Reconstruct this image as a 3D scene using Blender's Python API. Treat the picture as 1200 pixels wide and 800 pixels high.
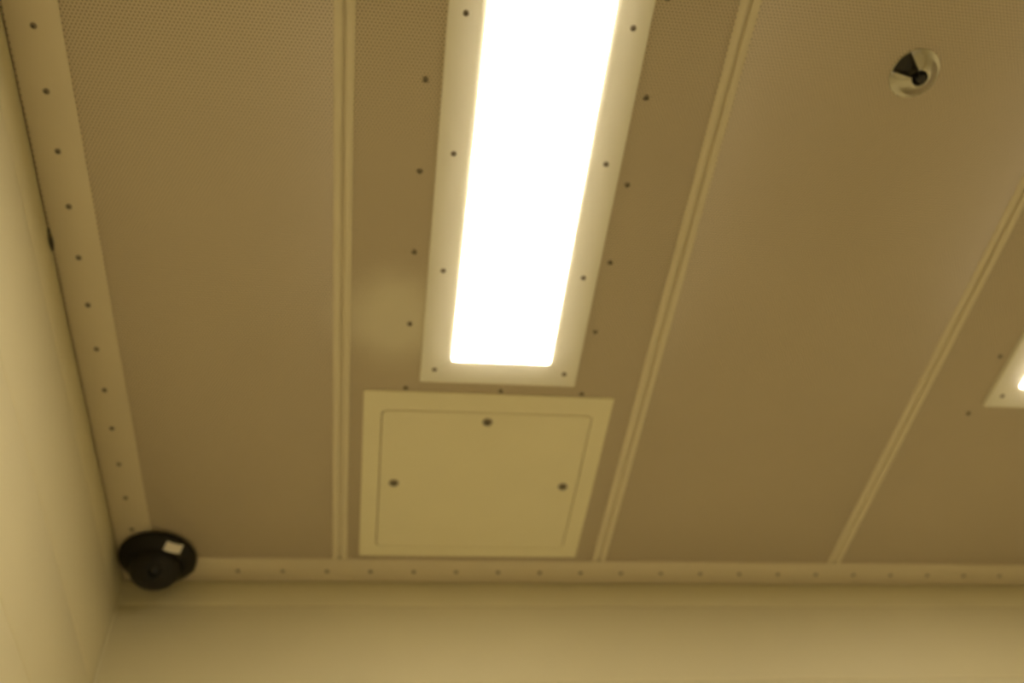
import bpy, bmesh, math, random
from mathutils import Matrix, Vector

for o in list(bpy.data.objects):
    bpy.data.objects.remove(o)
sc = bpy.context.scene
col = sc.collection
random.seed(7)

# ------------------------------------------------------------------ room size (metres)
H = 2.74          # ceiling height
W = 2.83          # left wall x=0, right wall x=W
D = 3.20          # back wall y=0, wall behind the photographer y=-D

# ------------------------------------------------------------------ camera
cam_d = bpy.data.cameras.new('camera')
cam = bpy.data.objects.new('camera', cam_d)
col.objects.link(cam)
R = ((0.98936871, -0.04131705, -0.13943622),
     (-0.11846878, -0.78507594, -0.60796457),
     (-0.08434872, 0.61801996, -0.78162435))
cam.matrix_world = Matrix((
    (*R[0], 0.56723), (*R[1], -1.85566), (*R[2], H - 1.42197), (0, 0, 0, 1)))
cam_d.sensor_width = 36.0
cam_d.lens = 1092.82 / 1200 * 36.0
cam_d.clip_start = 0.01
cam_d.dof.use_dof = True
cam_d.dof.focus_distance = 1.0
cam_d.dof.aperture_fstop = 3.2
sc.camera = cam

# ------------------------------------------------------------------ world, exposure
world = bpy.data.worlds.new('world')
sc.world = world
world.use_nodes = True
world.node_tree.nodes['Background'].inputs[0].default_value = (0.5, 0.45, 0.35, 1)
world.node_tree.nodes['Background'].inputs[1].default_value = 0.0
sc.view_settings.view_transform = 'Standard'
sc.view_settings.look = 'None'
sc.view_settings.gamma = 1.0
sc.view_settings.use_curve_mapping = False
sc.view_settings.exposure = 0.0
LAMP_COLOUR = (1.0, 0.875, 0.65)
LAMP_STRENGTH = 18.6


# ------------------------------------------------------------------ helpers
def tag(o, label=None, cat=None, group=None, kind=None):
    if label: o['label'] = label
    if cat: o['category'] = cat
    if group: o['group'] = group
    if kind: o['kind'] = kind
    return o


def link(name, me, parent=None, loc=(0, 0, 0)):
    o = bpy.data.objects.new(name, me)
    col.objects.link(o)
    o.location = loc
    if parent is not None:
        o.parent = parent
    return o


def empty(name, loc):
    o = bpy.data.objects.new(name, None)
    col.objects.link(o)
    o.location = loc
    o.empty_display_size = 0.05
    return o


def mesh(name, verts, faces, mats, smooth=None, face_mats=None):
    me = bpy.data.meshes.new(name)
    me.from_pydata([tuple(v) for v in verts], [], faces)
    bm = bmesh.new(); bm.from_mesh(me)
    bmesh.ops.recalc_face_normals(bm, faces=bm.faces)
    bm.to_mesh(me); bm.free()
    for m in (mats if isinstance(mats, (list, tuple)) else [mats]):
        me.materials.append(m)
    if face_mats:
        for p, k in zip(me.polygons, face_mats): p.material_index = k
    if smooth is not None:
        me.polygons.foreach_set('use_smooth', [True] * len(me.polygons))
        me.set_sharp_from_angle(angle=math.radians(smooth))
    me.update()
    return me


def box_mesh(name, lo, hi, mat, bevel=0.0, seg=2):
    bm = bmesh.new()
    bmesh.ops.create_cube(bm, size=1)
    for v in bm.verts:
        v.co = Vector([lo[i] if v.co[i] < 0 else hi[i] for i in range(3)])
    if bevel:
        bmesh.ops.bevel(bm, geom=list(bm.edges), offset=bevel, segments=seg, profile=0.5, affect='EDGES')
    me = bpy.data.meshes.new(name)
    bm.to_mesh(me); bm.free()
    me.materials.append(mat)
    if bevel:
        me.polygons.foreach_set('use_smooth', [True] * len(me.polygons))
        me.set_sharp_from_angle(angle=math.radians(50))
    return me


def rrect(x0, x1, y0, y1, r, z, n=6):
    """rounded rectangle loop, 4*(n+1) points"""
    r = max(r, 1e-5)
    pts = []
    for cx, cy, a0 in ((x1 - r, y1 - r, 0), (x0 + r, y1 - r, 90), (x0 + r, y0 + r, 180), (x1 - r, y0 + r, 270)):
        for k in range(n + 1):
            a = math.radians(a0 + 90 * k / n)
            pts.append((cx + r * math.cos(a), cy + r * math.sin(a), z))
    return pts


def loft(name, loops, mat, ring=False, cap=(True, True), smooth=40):
    verts, faces = [], []
    n = len(loops[0])
    for l in loops: verts += l
    m = len(loops)
    for i in range(m if ring else m - 1):
        a, b = i * n, ((i + 1) % m) * n
        for k in range(n):
            k2 = (k + 1) % n
            faces.append((a + k, a + k2, b + k2, b + k))
    if not ring:
        if cap[0]: faces.append(tuple(range(n)))
        if cap[1]: faces.append(tuple(range((m - 1) * n, m * n)))
    return mesh(name, verts, faces, mat, smooth)


def lathe(name, prof, mats, n=32, smooth=35, pmats=None):
    """prof: (radius, z) from top to bottom; radius 0 closes"""
    verts, faces, fm, idx = [], [], [], []
    for r, z in prof:
        if r <= 1e-7:
            idx.append([len(verts)]); verts.append((0, 0, z))
        else:
            idx.append(list(range(len(verts), len(verts) + n)))
            verts += [(r * math.cos(2 * math.pi * k / n), r * math.sin(2 * math.pi * k / n), z) for k in range(n)]
    for i in range(len(prof) - 1):
        A, B = idx[i], idx[i + 1]
        for k in range(n):
            k2 = (k + 1) % n
            if len(A) == 1 and len(B) == 1: continue
            if len(A) == 1: f = (A[0], B[k], B[k2])
            elif len(B) == 1: f = (A[k], A[k2], B[0])
            else: f = (A[k], A[k2], B[k2], B[k])
            faces.append(f); fm.append(pmats[i] if pmats else 0)
    return mesh(name, verts, faces, mats, smooth, fm)


# ------------------------------------------------------------------ materials
def base_mat(name, colour, rough=0.5, metal=0.0, spec=0.5):
    m = bpy.data.materials.new(name)
    m.use_nodes = True
    b = m.node_tree.nodes['Principled BSDF']
    b.inputs['Base Color'].default_value = (*colour, 1)
    b.inputs['Roughness'].default_value = rough
    b.inputs['Metallic'].default_value = metal
    b.inputs['Specular IOR Level'].default_value = spec
    return m, m.node_tree, b


def painted(name, colour, rough=0.5, scale=14.0, vary=0.05, bump=0.0, bscale=180.0, spec=0.5):
    """paint with faint cloudy variation and roller texture"""
    m, nt, b = base_mat(name, colour, rough, 0, spec)
    N, L = nt.nodes, nt.links
    geo = N.new('ShaderNodeNewGeometry')
    no = N.new('ShaderNodeTexNoise')
    no.inputs['Scale'].default_value = scale
    no.inputs['Detail'].default_value = 5
    L.new(geo.outputs['Position'], no.inputs['Vector'])
    mx = N.new('ShaderNodeMix'); mx.data_type = 'RGBA'
    lo = tuple(c * (1 - vary) for c in colour); hi = tuple(min(1, c * (1 + vary)) for c in colour)
    mx.inputs['A'].default_value = (*lo, 1); mx.inputs['B'].default_value = (*hi, 1)
    L.new(no.outputs['Fac'], mx.inputs['Factor'])
    L.new(mx.outputs['Result'], b.inputs['Base Color'])
    if bump:
        n2 = N.new('ShaderNodeTexNoise'); n2.inputs['Scale'].default_value = bscale
        n2.inputs['Detail'].default_value = 3
        L.new(geo.outputs['Position'], n2.inputs['Vector'])
        bp = N.new('ShaderNodeBump'); bp.inputs['Strength'].default_value = bump
        bp.inputs['Distance'].default_value = 0.002
        L.new(n2.outputs['Fac'], bp.inputs['Height'])
        L.new(bp.outputs['Normal'], b.inputs['Normal'])
    return m


M_block = painted('cream_block_paint', (0.72, 0.655, 0.44), 0.55, 6, 0.03, 0.25, 120, 0.35)
M_wall = painted('cream_wall_paint', (0.72, 0.655, 0.44), 0.55, 6, 0.03)
M_floor = painted('floor_sealed_concrete', (0.74, 0.70, 0.59), 0.5, 4, 0.12, 0.1, 60)
M_metal = painted('cream_metal_paint', (0.76, 0.68, 0.50), 0.45, 9, 0.03, spec=0.4)
M_flange = painted('tan_flange_paint', (0.72, 0.635, 0.465), 0.5, 9, 0.04, spec=0.3)
M_frame = painted('pale_lamp_frame_paint', (0.86, 0.83, 0.70), 0.45, 9, 0.02, spec=0.4)
M_hatch = painted('cream_hatch_paint', (0.88, 0.82, 0.58), 0.5, 9, 0.03, spec=0.35)
M_slab = painted('dark_ceiling_void', (0.20, 0.17, 0.12), 0.8, 5, 0.1)
M_screw, _, _ = base_mat('dark_screw_steel', (0.26, 0.22, 0.155), 0.5, 0.1)
M_socket, _, _ = base_mat('screw_socket_black', (0.05, 0.042, 0.03), 0.7)
M_caulk = painted('cracked_dark_sealant', (0.06, 0.05, 0.025), 0.8, 80, 0.3)
M_black = painted('black_plastic', (0.012, 0.010, 0.008), 0.55, 40, 0.1, spec=0.25)
M_eye = painted('charcoal_plastic', (0.013, 0.011, 0.009), 0.5, 60, 0.2, spec=0.3)
M_glass, _, _ = base_mat('black_lens_glass', (0.004, 0.004, 0.004), 0.25, 0, 0.4)
M_label = painted('white_paper_label', (0.80, 0.76, 0.68), 0.6, 60, 0.03)
M_chrome, _, _ = base_mat('chrome', (0.55, 0.53, 0.45), 0.18, 1.0)
M_reflect, _, _ = base_mat('sprinkler_dark_reflection', (0.042, 0.038, 0.027), 0.5)  # dark reflection put into the colour of one sector of the chrome cone
M_hole, _, _ = base_mat('sprinkler_dark_bore', (0.012, 0.011, 0.009), 0.5)

# lamp lens: the only thing that gives light here
M_lens = bpy.data.materials.new('glowing_lamp_lens'); M_lens.use_nodes = True
_nt = M_lens.node_tree
_nt.nodes.remove(_nt.nodes['Principled BSDF'])
_em = _nt.nodes.new('ShaderNodeEmission')
_em.inputs['Color'].default_value = (*LAMP_COLOUR, 1)
_em.inputs['Strength'].default_value = LAMP_STRENGTH
_nt.links.new(_em.outputs[0], _nt.nodes['Material Output'].inputs['Surface'])


def perforated():
    """tan sheet metal with small staggered round holes, paint-clogged in one smear"""
    paint = (0.655, 0.565, 0.42)
    m, nt, b = base_mat('perforated_tan_metal', paint, 0.55, 0, 0.15)
    N, L = nt.nodes, nt.links
    geo = N.new('ShaderNodeNewGeometry')
    P = 0.0060
    Q = P * math.sqrt(3)

    def math_(op, a, b2=None, c=None):
        n = N.new('ShaderNodeMath'); n.operation = op
        for i, v in enumerate((a, b2, c)):
            if v is None: continue
            if isinstance(v, (int, float)): n.inputs[i].default_value = v
            else: L.new(v, n.inputs[i])
        return n.outputs[0]
    sep = N.new('ShaderNodeSeparateXYZ'); L.new(geo.outputs['Position'], sep.inputs[0])
    X, Y = sep.outputs['X'], sep.outputs['Y']

    def grid(dx, dy):
        fx = math_('FRACT', math_('ADD', math_('DIVIDE', X, P), 200 + dx))
        fy = math_('FRACT', math_('ADD', math_('DIVIDE', Y, Q), 200 + dy))
        ax = math_('MULTIPLY', math_('SUBTRACT', fx, 0.5), P)
        ay = math_('MULTIPLY', math_('SUBTRACT', fy, 0.5), Q)
        return math_('SQRT', math_('ADD', math_('MULTIPLY', ax, ax), math_('MULTIPLY', ay, ay)))
    d = math_('MINIMUM', grid(0, 0), grid(0.5, 0.5))
    rng = N.new('ShaderNodeMapRange'); rng.interpolation_type = 'SMOOTHSTEP'
    rng.inputs['From Min'].default_value = 0.0012; rng.inputs['From Max'].default_value = 0.0021
    rng.inputs['To Min'].default_value = 1.0; rng.inputs['To Max'].default_value = 0.0
    L.new(d, rng.inputs['Value'])
    # smear of thick paint that fills the holes beside the lamp
    vd = N.new('ShaderNodeVectorMath'); vd.operation = 'DISTANCE'
    vd.inputs[1].default_value = (0.60, -0.79, H)
    nz = N.new('ShaderNodeTexNoise'); nz.inputs['Scale'].default_value = 9
    L.new(geo.outputs['Position'], nz.inputs['Vector'])
    L.new(geo.outputs['Position'], vd.inputs[0])
    dist = math_('ADD', vd.outputs['Value'], math_('MULTIPLY', math_('SUBTRACT', nz.outputs['Fac'], 0.5), 0.06))
    r2 = N.new('ShaderNodeMapRange'); r2.interpolation_type = 'SMOOTHSTEP'
    r2.inputs['From Min'].default_value = 0.03; r2.inputs['From Max'].default_value = 0.16
    r2.inputs['To Min'].default_value = 0.1; r2.inputs['To Max'].default_value = 1.0
    L.new(dist, r2.inputs['Value'])
    hole = math_('MULTIPLY', rng.outputs[0], r2.outputs[0])
    cl = N.new('ShaderNodeTexNoise'); cl.inputs['Scale'].default_value = 5; cl.inputs['Detail'].default_value = 4
    L.new(geo.outputs['Position'], cl.inputs['Vector'])
    c1 = N.new('ShaderNodeMix'); c1.data_type = 'RGBA'
    c1.inputs['A'].default_value = (*[c * 0.96 for c in paint], 1)
    c1.inputs['B'].default_value = (*[c * 1.04 for c in paint], 1)
    L.new(cl.outputs['Fac'], c1.inputs['Factor'])
    c3 = N.new('ShaderNodeMix'); c3.data_type = 'RGBA'      # the thick paint of the smear is paler
    c3.inputs['A'].default_value = (0.80, 0.74, 0.58, 1)
    L.new(c1.outputs['Result'], c3.inputs['B'])
    L.new(r2.outputs[0], c3.inputs['Factor'])
    c2 = N.new('ShaderNodeMix'); c2.data_type = 'RGBA'
    L.new(c3.outputs['Result'], c2.inputs['A'])
    c2.inputs['B'].default_value = (0.31, 0.26, 0.185, 1)
    L.new(hole, c2.inputs['Factor'])
    L.new(c2.outputs['Result'], b.inputs['Base Color'])
    return m


M_perf = perforated()

# ------------------------------------------------------------------ setting: walls and floor
fl = link('floor', box_mesh('floor', (-0.2, -D - 0.2, -0.1), (W + 0.2, 0.2, 0.0), M_floor))
tag(fl, 'plain sealed concrete floor of the room', 'floor', kind='structure')

JOINTS = 0.0655          # first bed joint below the ceiling
COURSE = 0.2015
BW = 0.403


def block_mesh(name, length, h, depth, e0=0.007):
    """block lying along +x, front face at y=0 (room at -y), rounded bed edges"""
    prof = [(depth, 0), (0.0018, 0), (0.0007, 0.0035), (0.0, e0), (0.0, h - 0.006), (0.0007, h - 0.0040), (0.0022, h), (depth, h)]
    v = []
    for x in (0, length):
        v += [(x, y, z) for y, z in prof]
    n = len(prof)
    f = [(k, (k + 1) % n, n + (k + 1) % n, n + k) for k in range(n)]
    f += [tuple(range(n)), tuple(range(n, 2 * n))]
    return mesh(name, v, f, M_block, 60)


def block_wall(name, label, length, place):
    core = link(name, box_mesh(name, (0, 0.05, 0), (length, 0.2, H + 0.1), M_wall))
    core.matrix_world = place
    tag(core, label, 'wall', kind='structure')
    cache = {}
    top = H + 0.03
    zs = [top, H - JOINTS]
    while zs[-1] > 0.001:
        zs.append(max(0.0, zs[-1] - COURSE))
    for i in range(len(zs) - 1):
        h = zs[i] - zs[i + 1]
        x = -BW / 2 if i % 2 else 0.0
        while x < length - 1e-4:
            a, b = max(x, 0.0), min(x + BW, length)
            if b - a > 0.004:
                key = (round(b - a, 4), round(h, 4))
                if key not in cache:
                    cache[key] = block_mesh('block', b - a, h, 0.0495)
                link('block', cache[key], core, (a, 0, zs[i + 1]))
            x += BW
    return core


block_wall('wall_back', 'cream painted block wall below the row of screws at the far end', W,
           Matrix.Identity(4))
block_wall('wall_left', 'cream painted block wall at the left beside the slanting screwed trim', D,
           Matrix.Translation((0, -D, 0)) @ Matrix.Rotation(math.radians(90), 4, 'Z'))
wr = link('wall_right', box_mesh('wall_right', (W, -D - 0.2, 0), (W + 0.2, 0.2, H + 0.1), M_wall))
tag(wr, 'cream painted wall on the right, out of the picture', 'wall', kind='structure')
wf = link('wall_front', box_mesh('wall_front', (0, -D - 0.2, 0), (W, -D, H + 0.1), M_wall))
tag(wf, 'cream painted wall behind the photographer', 'wall', kind='structure')

# ------------------------------------------------------------------ ceiling: slab, perforated panels, seam strips
ceil = link('ceiling', box_mesh('ceiling', (0, -D, H + 0.012), (W, 0, H + 0.1), M_slab))
tag(ceil, 'tan perforated metal ceiling with raised double seams between its panels', 'ceiling', kind='structure')

SEAMS = [0.4935, 1.1125, 1.7175, 2.3275]
SW = 0.0165       # half width of a seam strip
edges = [0.0] + SEAMS + [W]
panels = []
for i in range(len(edges) - 1):
    x0 = edges[i] + (SW - 0.003 if i else 0.001)
    x1 = edges[i + 1] - (SW - 0.003 if i < len(SEAMS) else 0.001)
    p = link('ceiling_panel', box_mesh('ceiling_panel', (0, -D + 0.001, 0), (x1 - x0, -0.001, 0.0115), M_perf, 0.0008, 1),
             ceil, (x0, 0, H))
    panels.append((p, x0))

# seam strip: two rounded ridges with a groove between
prof = [(-SW, 0.010), (-SW, -0.0008), (-SW + 0.0015, -0.0020), (-0.0048, -0.0020), (-0.0032, -0.0010), (-0.0028, 0.0030),
        (0.0028, 0.0030), (0.0032, -0.0010), (0.0048, -0.0020), (SW - 0.0015, -0.0020), (SW, -0.0008), (SW, 0.010)]
ys = (-D + 0.002, -0.0890)
n = len(prof)
sv = [(x, y, z) for y in ys for x, z in prof]
sf = [(k, (k + 1) % n, n + (k + 1) % n, n + k) for k in range(n)] + [tuple(range(n)), tuple(range(n, 2 * n))]
me_strip = mesh('seam_strip', sv, sf, M_metal, 50)
for s in SEAMS:
    link('seam_strip', me_strip, ceil, (s, 0, H))

# screws: pan head with a small dark drive socket
me_screw = lathe('screw', [(0.0052, 0.001), (0.0052, -0.0006), (0.0046, -0.0017), (0.0034, -0.0023),
                           (0.0020, -0.0025), (0.0016, -0.0012), (0, -0.0012)],
                 [M_screw, M_socket], 12, 40, [0, 0, 0, 0, 1, 1])
me_bigscrew = lathe('lock_screw', [(0.0105, 0.001), (0.0105, -0.0008), (0.0092, -0.0026), (0.0065, -0.0034),
                                   (0.0038, -0.0034), (0.0034, -0.0012), (0, -0.0012)],
                    [M_screw, M_socket], 20, 40, [0, 0, 0, 0, 1, 1])

# ------------------------------------------------------------------ perimeter trim with its screws
FT = 0.003


def trim(name, label, x0, x1, y0, y1):
    o = link(name, loft(name, [rrect(x0, x1, y0, y1, 0.0005, H + 0.0005, 1), rrect(x0, x1, y0, y1, 0.0005, H - FT + 0.001, 1),
                               rrect(x0 + 0.001, x1 - 0.001, y0 + 0.001, y1 - 0.001, 0.0005, H - FT, 1)], M_flange))
    tag(o, label, 'trim', kind='structure')
    return o


PITCH = 0.1016
GAP = 0.0045
t1 = trim('trim_1', 'long tan screwed metal trim slanting along the left wall', GAP, 0.0825, -D + 0.005, -0.0885)
y = -0.185 + PITCH
ysc = -0.185
while ysc > -D + 0.03:
    link('screw', me_screw, t1, (0.0427, ysc, H - FT))
    ysc -= PITCH
t2 = trim('trim_2', 'tan screwed metal trim running level along the far wall', GAP, W - 0.005, -0.0875, -GAP)
xsc = 0.2616 - 2 * PITCH
while xsc < W - 0.03:
    link('screw', me_screw, t2, (xsc, -0.0447, H - FT))
    xsc += PITCH
# open chip in the joint beside the left wall: a torn lip of dark sealant
pts = []
for k in range(9):
    t = k / 8
    w = math.sin(math.pi * t) ** 0.7
    pts.append((0.0005, 0.0045 * w + 0.0015, -0.952 + 0.047 * t, 0.0075 * w + 0.0005))
cv, cf = [], []
for xa, wd, yy, hh in pts:
    cv += [(xa, yy, H + 0.001), (xa + wd, yy, H + 0.001), (xa + wd, yy, H - hh * 0.6), (xa, yy, H - hh)]
for k in range(8):
    a, b = 4 * k, 4 * k + 4
    cf += [(a + j, a + (j + 1) % 4, b + (j + 1) % 4, b + j) for j in range(4)]
cf += [(0, 1, 2, 3), (32, 33, 34, 35)]
o = link('sealant_chip', mesh('sealant_chip', cv, cf, M_caulk, 50), t1)
o['label'] = 'dark gap with torn sealant'


# ------------------------------------------------------------------ ceiling lamps
def ceiling_lamp(cx, yend, label, LIPX=0.0, LIPY=-0.007):
    """long recessed lamp; yend is its end towards the far wall"""
    root = empty('ceiling_light', (cx, yend, H))
    tag(root, label, 'light', 'long recessed ceiling lamps')
    hl, LEN, b = 0.098, 1.31, 0.0582
    TO, TI = 0.0095, 0.0030        # the frame face slopes up from its outer lip to the lens
    # outer lip, in the lamp's own coordinates
    a0, a1 = -0.157 + LIPX, 0.157 + LIPX
    c0, c1 = -LEN, LIPY
    i0, i1, j0, j1 = -hl, hl, -LEN + b, -b
    e = 0.0012
    loops = [rrect(a0, a1, c0, c1, 0.003, 0.0, 6), rrect(a0, a1, c0, c1, 0.003, -TO + e, 6),
             rrect(a0 + e, a1 - e, c0 + e, c1 - e, 0.002, -TO, 6),
             rrect(i0 - e, i1 + e, j0 - e, j1 + e, 0.0075, -TI, 6),
             rrect(i0, i1, j0, j1, 0.0065, -TI + e, 6), rrect(i0, i1, j0, j1, 0.0065, 0.0, 6)]
    link('frame', loft('lamp_frame', loops, M_frame, ring=True), root)
    g = 0.0006
    loops = [rrect(i0 + g, i1 - g, j0 + g, j1 - g, 0.006, 0.0, 6), rrect(i0 + g, i1 - g, j0 + g, j1 - g, 0.006, -TI - 0.0004, 6),
             rrect(i0 + g + 0.001, i1 - g - 0.001, j0 + g + 0.001, j1 - g - 0.001, 0.005, -TI - 0.001, 6)]
    link('lens', loft('lamp_lens', loops, M_lens), root)
    T = (TO + TI) / 2
    ys = [-0.038 - 0.2342 * k for k in range(6)]
    for yy in ys:
        for sx in (-1, 1):
            link('screw', me_screw, root, (sx * 0.130, yy, -T))
    return root


LX1 = 0.805
LY1 = -0.639
ceiling_lamp(LX1, LY1, 'long glowing white lamp in cream frame above the square access hatch', -0.001)
LX2 = 2.0335
LY2 = -0.624
ceiling_lamp(LX2, LY2, 'glowing lamp in cream frame cut off at the right edge of the picture', -0.004)


# screws that hold each perforated panel around the lamp cut-out
def panel_screws(pi, cx, yend):
    p, x0 = panels[pi]
    for k in range(9):
        yy = yend + 0.0185 - 0.1615 * k
        for sx in (-1, 1):
            link('screw', me_screw, p, (cx + sx * 0.1805 - x0, yy, 0))
    link('screw', me_screw, p, (cx + 0.012 - x0, yend + 0.0185, 0))


panel_screws(1, 0.8010, LY1)
panel_screws(3, LX2, LY2 + 0.003)

# ------------------------------------------------------------------ access hatch
hx0, hx1, hy0, hy1 = 0.538, 1.052, -0.6135, -0.1035
hc = ((hx0 + hx1) / 2, hy1)
root = empty('access_hatch', (hc[0], hc[1], H))
tag(root, 'square cream metal access hatch with three lock screws below the long lamp', 'hatch')
hw = (hx1 - hx0) / 2
hd = hy1 - hy0
T = 0.004
e = 0.001
dx0, dx1, dy0, dy1 = -hw + 0.037, hw - 0.037, -hd + 0.050, -0.034
loops = [rrect(-hw, hw, -hd, 0, 0.004, 0, 5), rrect(-hw, hw, -hd, 0, 0.004, -T + e, 5),
         rrect(-hw + e, hw - e, -hd + e, -e, 0.003, -T, 5),
         rrect(dx0 - e, dx1 + e, dy0 - e, dy1 + e, 0.014, -T, 5),
         rrect(dx0, dx1, dy0, dy1, 0.013, -T + e, 5), rrect(dx0, dx1, dy0, dy1, 0.013, 0, 5)]
link('frame', loft('hatch_frame', loops, M_hatch, ring=True), root)
g = 0.0022
loops = [rrect(dx0 + g, dx1 - g, dy0 + g, dy1 - 0.0008, 0.011, -0.0002, 5), rrect(dx0 + g, dx1 - g, dy0 + g, dy1 - 0.0008, 0.011, -T + e, 5),
         rrect(dx0 + g + e, dx1 - g - e, dy0 + g + e, dy1 - 0.0008 - e, 0.010, -T, 5)]
door = link('door', loft('hatch_door', loops, M_hatch), root)
for sx, sy in ((0.7942, -0.5374), (0.6084, -0.3499), (0.9827, -0.3485)):
    link('lock_screw', me_bigscrew, door, (sx - hc[0], sy - hc[1], -T))

# ------------------------------------------------------------------ corner dome camera
ctr = (0.0895, -0.0965)
root = empty('security_camera', (ctr[0], ctr[1], H - FT))
tag(root, 'black dome security camera with a white sticker in the ceiling corner', 'camera')
RB = 0.0845
prof = [(0.0, 0.0), (RB - 0.003, 0.0), (RB, -0.003), (RB, -0.011), (RB - 0.004, -0.017), (0.066, -0.0275),
        (0.0615, -0.0310), (0.0595, -0.0315), (0.0590, -0.026), (0.0, -0.026)]
link('housing', lathe('camera_housing', prof, M_black, 56, 30), root)
RE = 0.0575
prof = [(RE, -0.0265), (RE, -0.034)]
for k in range(1, 13):
    a = math.radians(90 * k / 12)
    prof.append((RE * math.cos(a), -0.034 - RE * 0.80 * math.sin(a)))
prof[-1] = (0, prof[-1][1])
link('dome_cover', lathe('dome_cover', prof, M_eye, 48, 60), root)
# lens ring and glass on the room-facing side of the dome
dirv = Vector((0.16, -0.62, -0.77)).normalized()
q = Vector((0, 0, -1)).rotation_difference(dirv)
lens_o = link('lens_ring', lathe('lens_ring', [(0.021, 0.010), (0.021, -0.001), (0.0195, -0.0024), (0.015, -0.0024), (0.0135, 0.001), (0.0135, 0.010)],
                                 M_eye, 32, 40), root)
cpos = Vector((0, 0, -0.034)) + Vector((dirv.x * RE, dirv.y * RE, dirv.z * RE * 0.80))
lens_o.location = cpos
lens_o.rotation_mode = 'QUATERNION'
lens_o.rotation_quaternion = q
link('lens_glass', lathe('lens_glass', [(0.0133, 0.004), (0.0125, 0.0015), (0.008, -0.0005), (0, -0.0012)], M_glass, 28, 60), lens_o)
# sticker laid on the sloping face of the housing


def slope_z(r):
    pr = [(0.0595, -0.0315), (0.0615, -0.0310), (0.066, -0.0275), (RB - 0.004, -0.017), (RB, -0.011)]
    for (ra, za), (rb, zb) in zip(pr, pr[1:]):
        if ra <= r <= rb:
            return za + (zb - za) * (r - ra) / (rb - ra)
    return -0.017


a_mid = math.radians(-53)
halfw, halfv, r_mid, turn = 0.0185, 0.0082, 0.0705, math.radians(8)
sv, sf = [], []
NU, NV = 8, 5
for lay in (0.0009, -0.0004):
    for j in range(NV + 1):
        v = -halfv + 2 * halfv * j / NV
        for i in range(NU + 1):
            w = -halfw + 2 * halfw * i / NU
            u2, v2 = w * math.cos(turn) - v * math.sin(turn), w * math.sin(turn) + v * math.cos(turn)
            ca, sa = math.cos(a_mid), math.sin(a_mid)
            px, py = (r_mid + v2) * ca - u2 * sa, (r_mid + v2) * sa + u2 * ca
            sv.append((px, py, slope_z(math.hypot(px, py)) - lay))
n1 = (NU + 1) * (NV + 1)
for j in range(NV):
    for i in range(NU):
        k = j * (NU + 1) + i
        sf.append((k, k + 1, k + NU + 2, k + NU + 1))
        sf.append((n1 + k, n1 + k + NU + 1, n1 + k + NU + 2, n1 + k + 1))
bd = [i for i in range(NU + 1)] + [j * (NU + 1) + NU for j in range(1, NV + 1)] + \
     [NV * (NU + 1) + i for i in range(NU - 1, -1, -1)] + [j * (NU + 1) for j in range(NV - 1, 0, -1)]
for k in range(len(bd)):
    a, b = bd[k], bd[(k + 1) % len(bd)]
    sf.append((a, b, n1 + b, n1 + a))
o = link('sticker', mesh('sticker', sv, sf, M_label, 40), root)
o['label'] = 'small white paper sticker'

# ------------------------------------------------------------------ sprinkler head
root = empty('sprinkler_head', (1.4215, -1.3455, H))
tag(root, 'round chrome sprinkler head set in the perforated ceiling right of the lamp', 'sprinkler')
NS = 60
SP = 1.10      # plate radius factor
prof = [(0.0385, 0.001), (0.0385, -0.0012), (0.0372, -0.0024), (0.0345, -0.0030), (0.0290, -0.0080), (0.0230, -0.0145),
        (0.0180, -0.0190), (0.0150, -0.0215), (0.0132, -0.0222), (0.0118, -0.0212), (0.0115, -0.008), (0.0, -0.008)]
# dark reflection on the cone, shaped and coloured as a sunken sector to the nozzle
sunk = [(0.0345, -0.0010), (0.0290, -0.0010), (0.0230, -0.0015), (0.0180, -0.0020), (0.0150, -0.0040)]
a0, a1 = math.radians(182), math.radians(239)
sv, sf, fm = [], [], []
for (rr, z) in prof[:-1]:
    for k in range(NS):
        a = 2 * math.pi * k / NS
        zz = z
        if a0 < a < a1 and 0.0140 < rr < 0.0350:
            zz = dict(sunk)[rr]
        sv.append((SP * rr * math.cos(a), SP * rr * math.sin(a), zz))
m = len(prof) - 1
for i in range(m - 1):
    for k in range(NS):
        k2 = (k + 1) % NS
        sf.append((i * NS + k, i * NS + k2, (i + 1) * NS + k2, (i + 1) * NS + k))
        in_refl = 2 <= i <= 7 and a0 - 0.1 < 2 * math.pi * k / NS < a1
        fm.append(2 if in_refl else 1 if i >= 9 else 0)
sf.append(tuple((m - 1) * NS + k for k in range(NS))); fm.append(1)
link('escutcheon', mesh('escutcheon', sv, sf, [M_chrome, M_hole, M_reflect], 35, fm), root)
link('deflector', lathe('deflector', [(0.0030, -0.008), (0.0030, -0.0235), (0.0070, -0.0240), (0.0078, -0.0250), (0.0070, -0.0260), (0.0025, -0.0264), (0, -0.0264)],
                        M_hole, 24, 40), root)

# ------------------------------------------------------------------ painted-over caulk in the wall corner
cr = 0.006
arc = [(0.0006 + cr * (1 - math.sin(math.radians(t))), -0.0006 - cr * (1 - math.cos(math.radians(t)))) for t in range(0, 91, 15)]
arc = arc + [(0.0006, -0.0006)]
n = len(arc)
sv = [(x, y, z) for z in (0.0, H - 0.001) for x, y in arc]
sf = [(k, (k + 1) % n, n + (k + 1) % n, n + k) for k in range(n)] + [tuple(range(n)), tuple(range(n, 2 * n))]
o = link('trim_3', mesh('trim_3', sv, sf, M_wall, 60))
tag(o, 'cream painted caulk rounding the wall corner below the dome camera', 'trim', kind='structure')
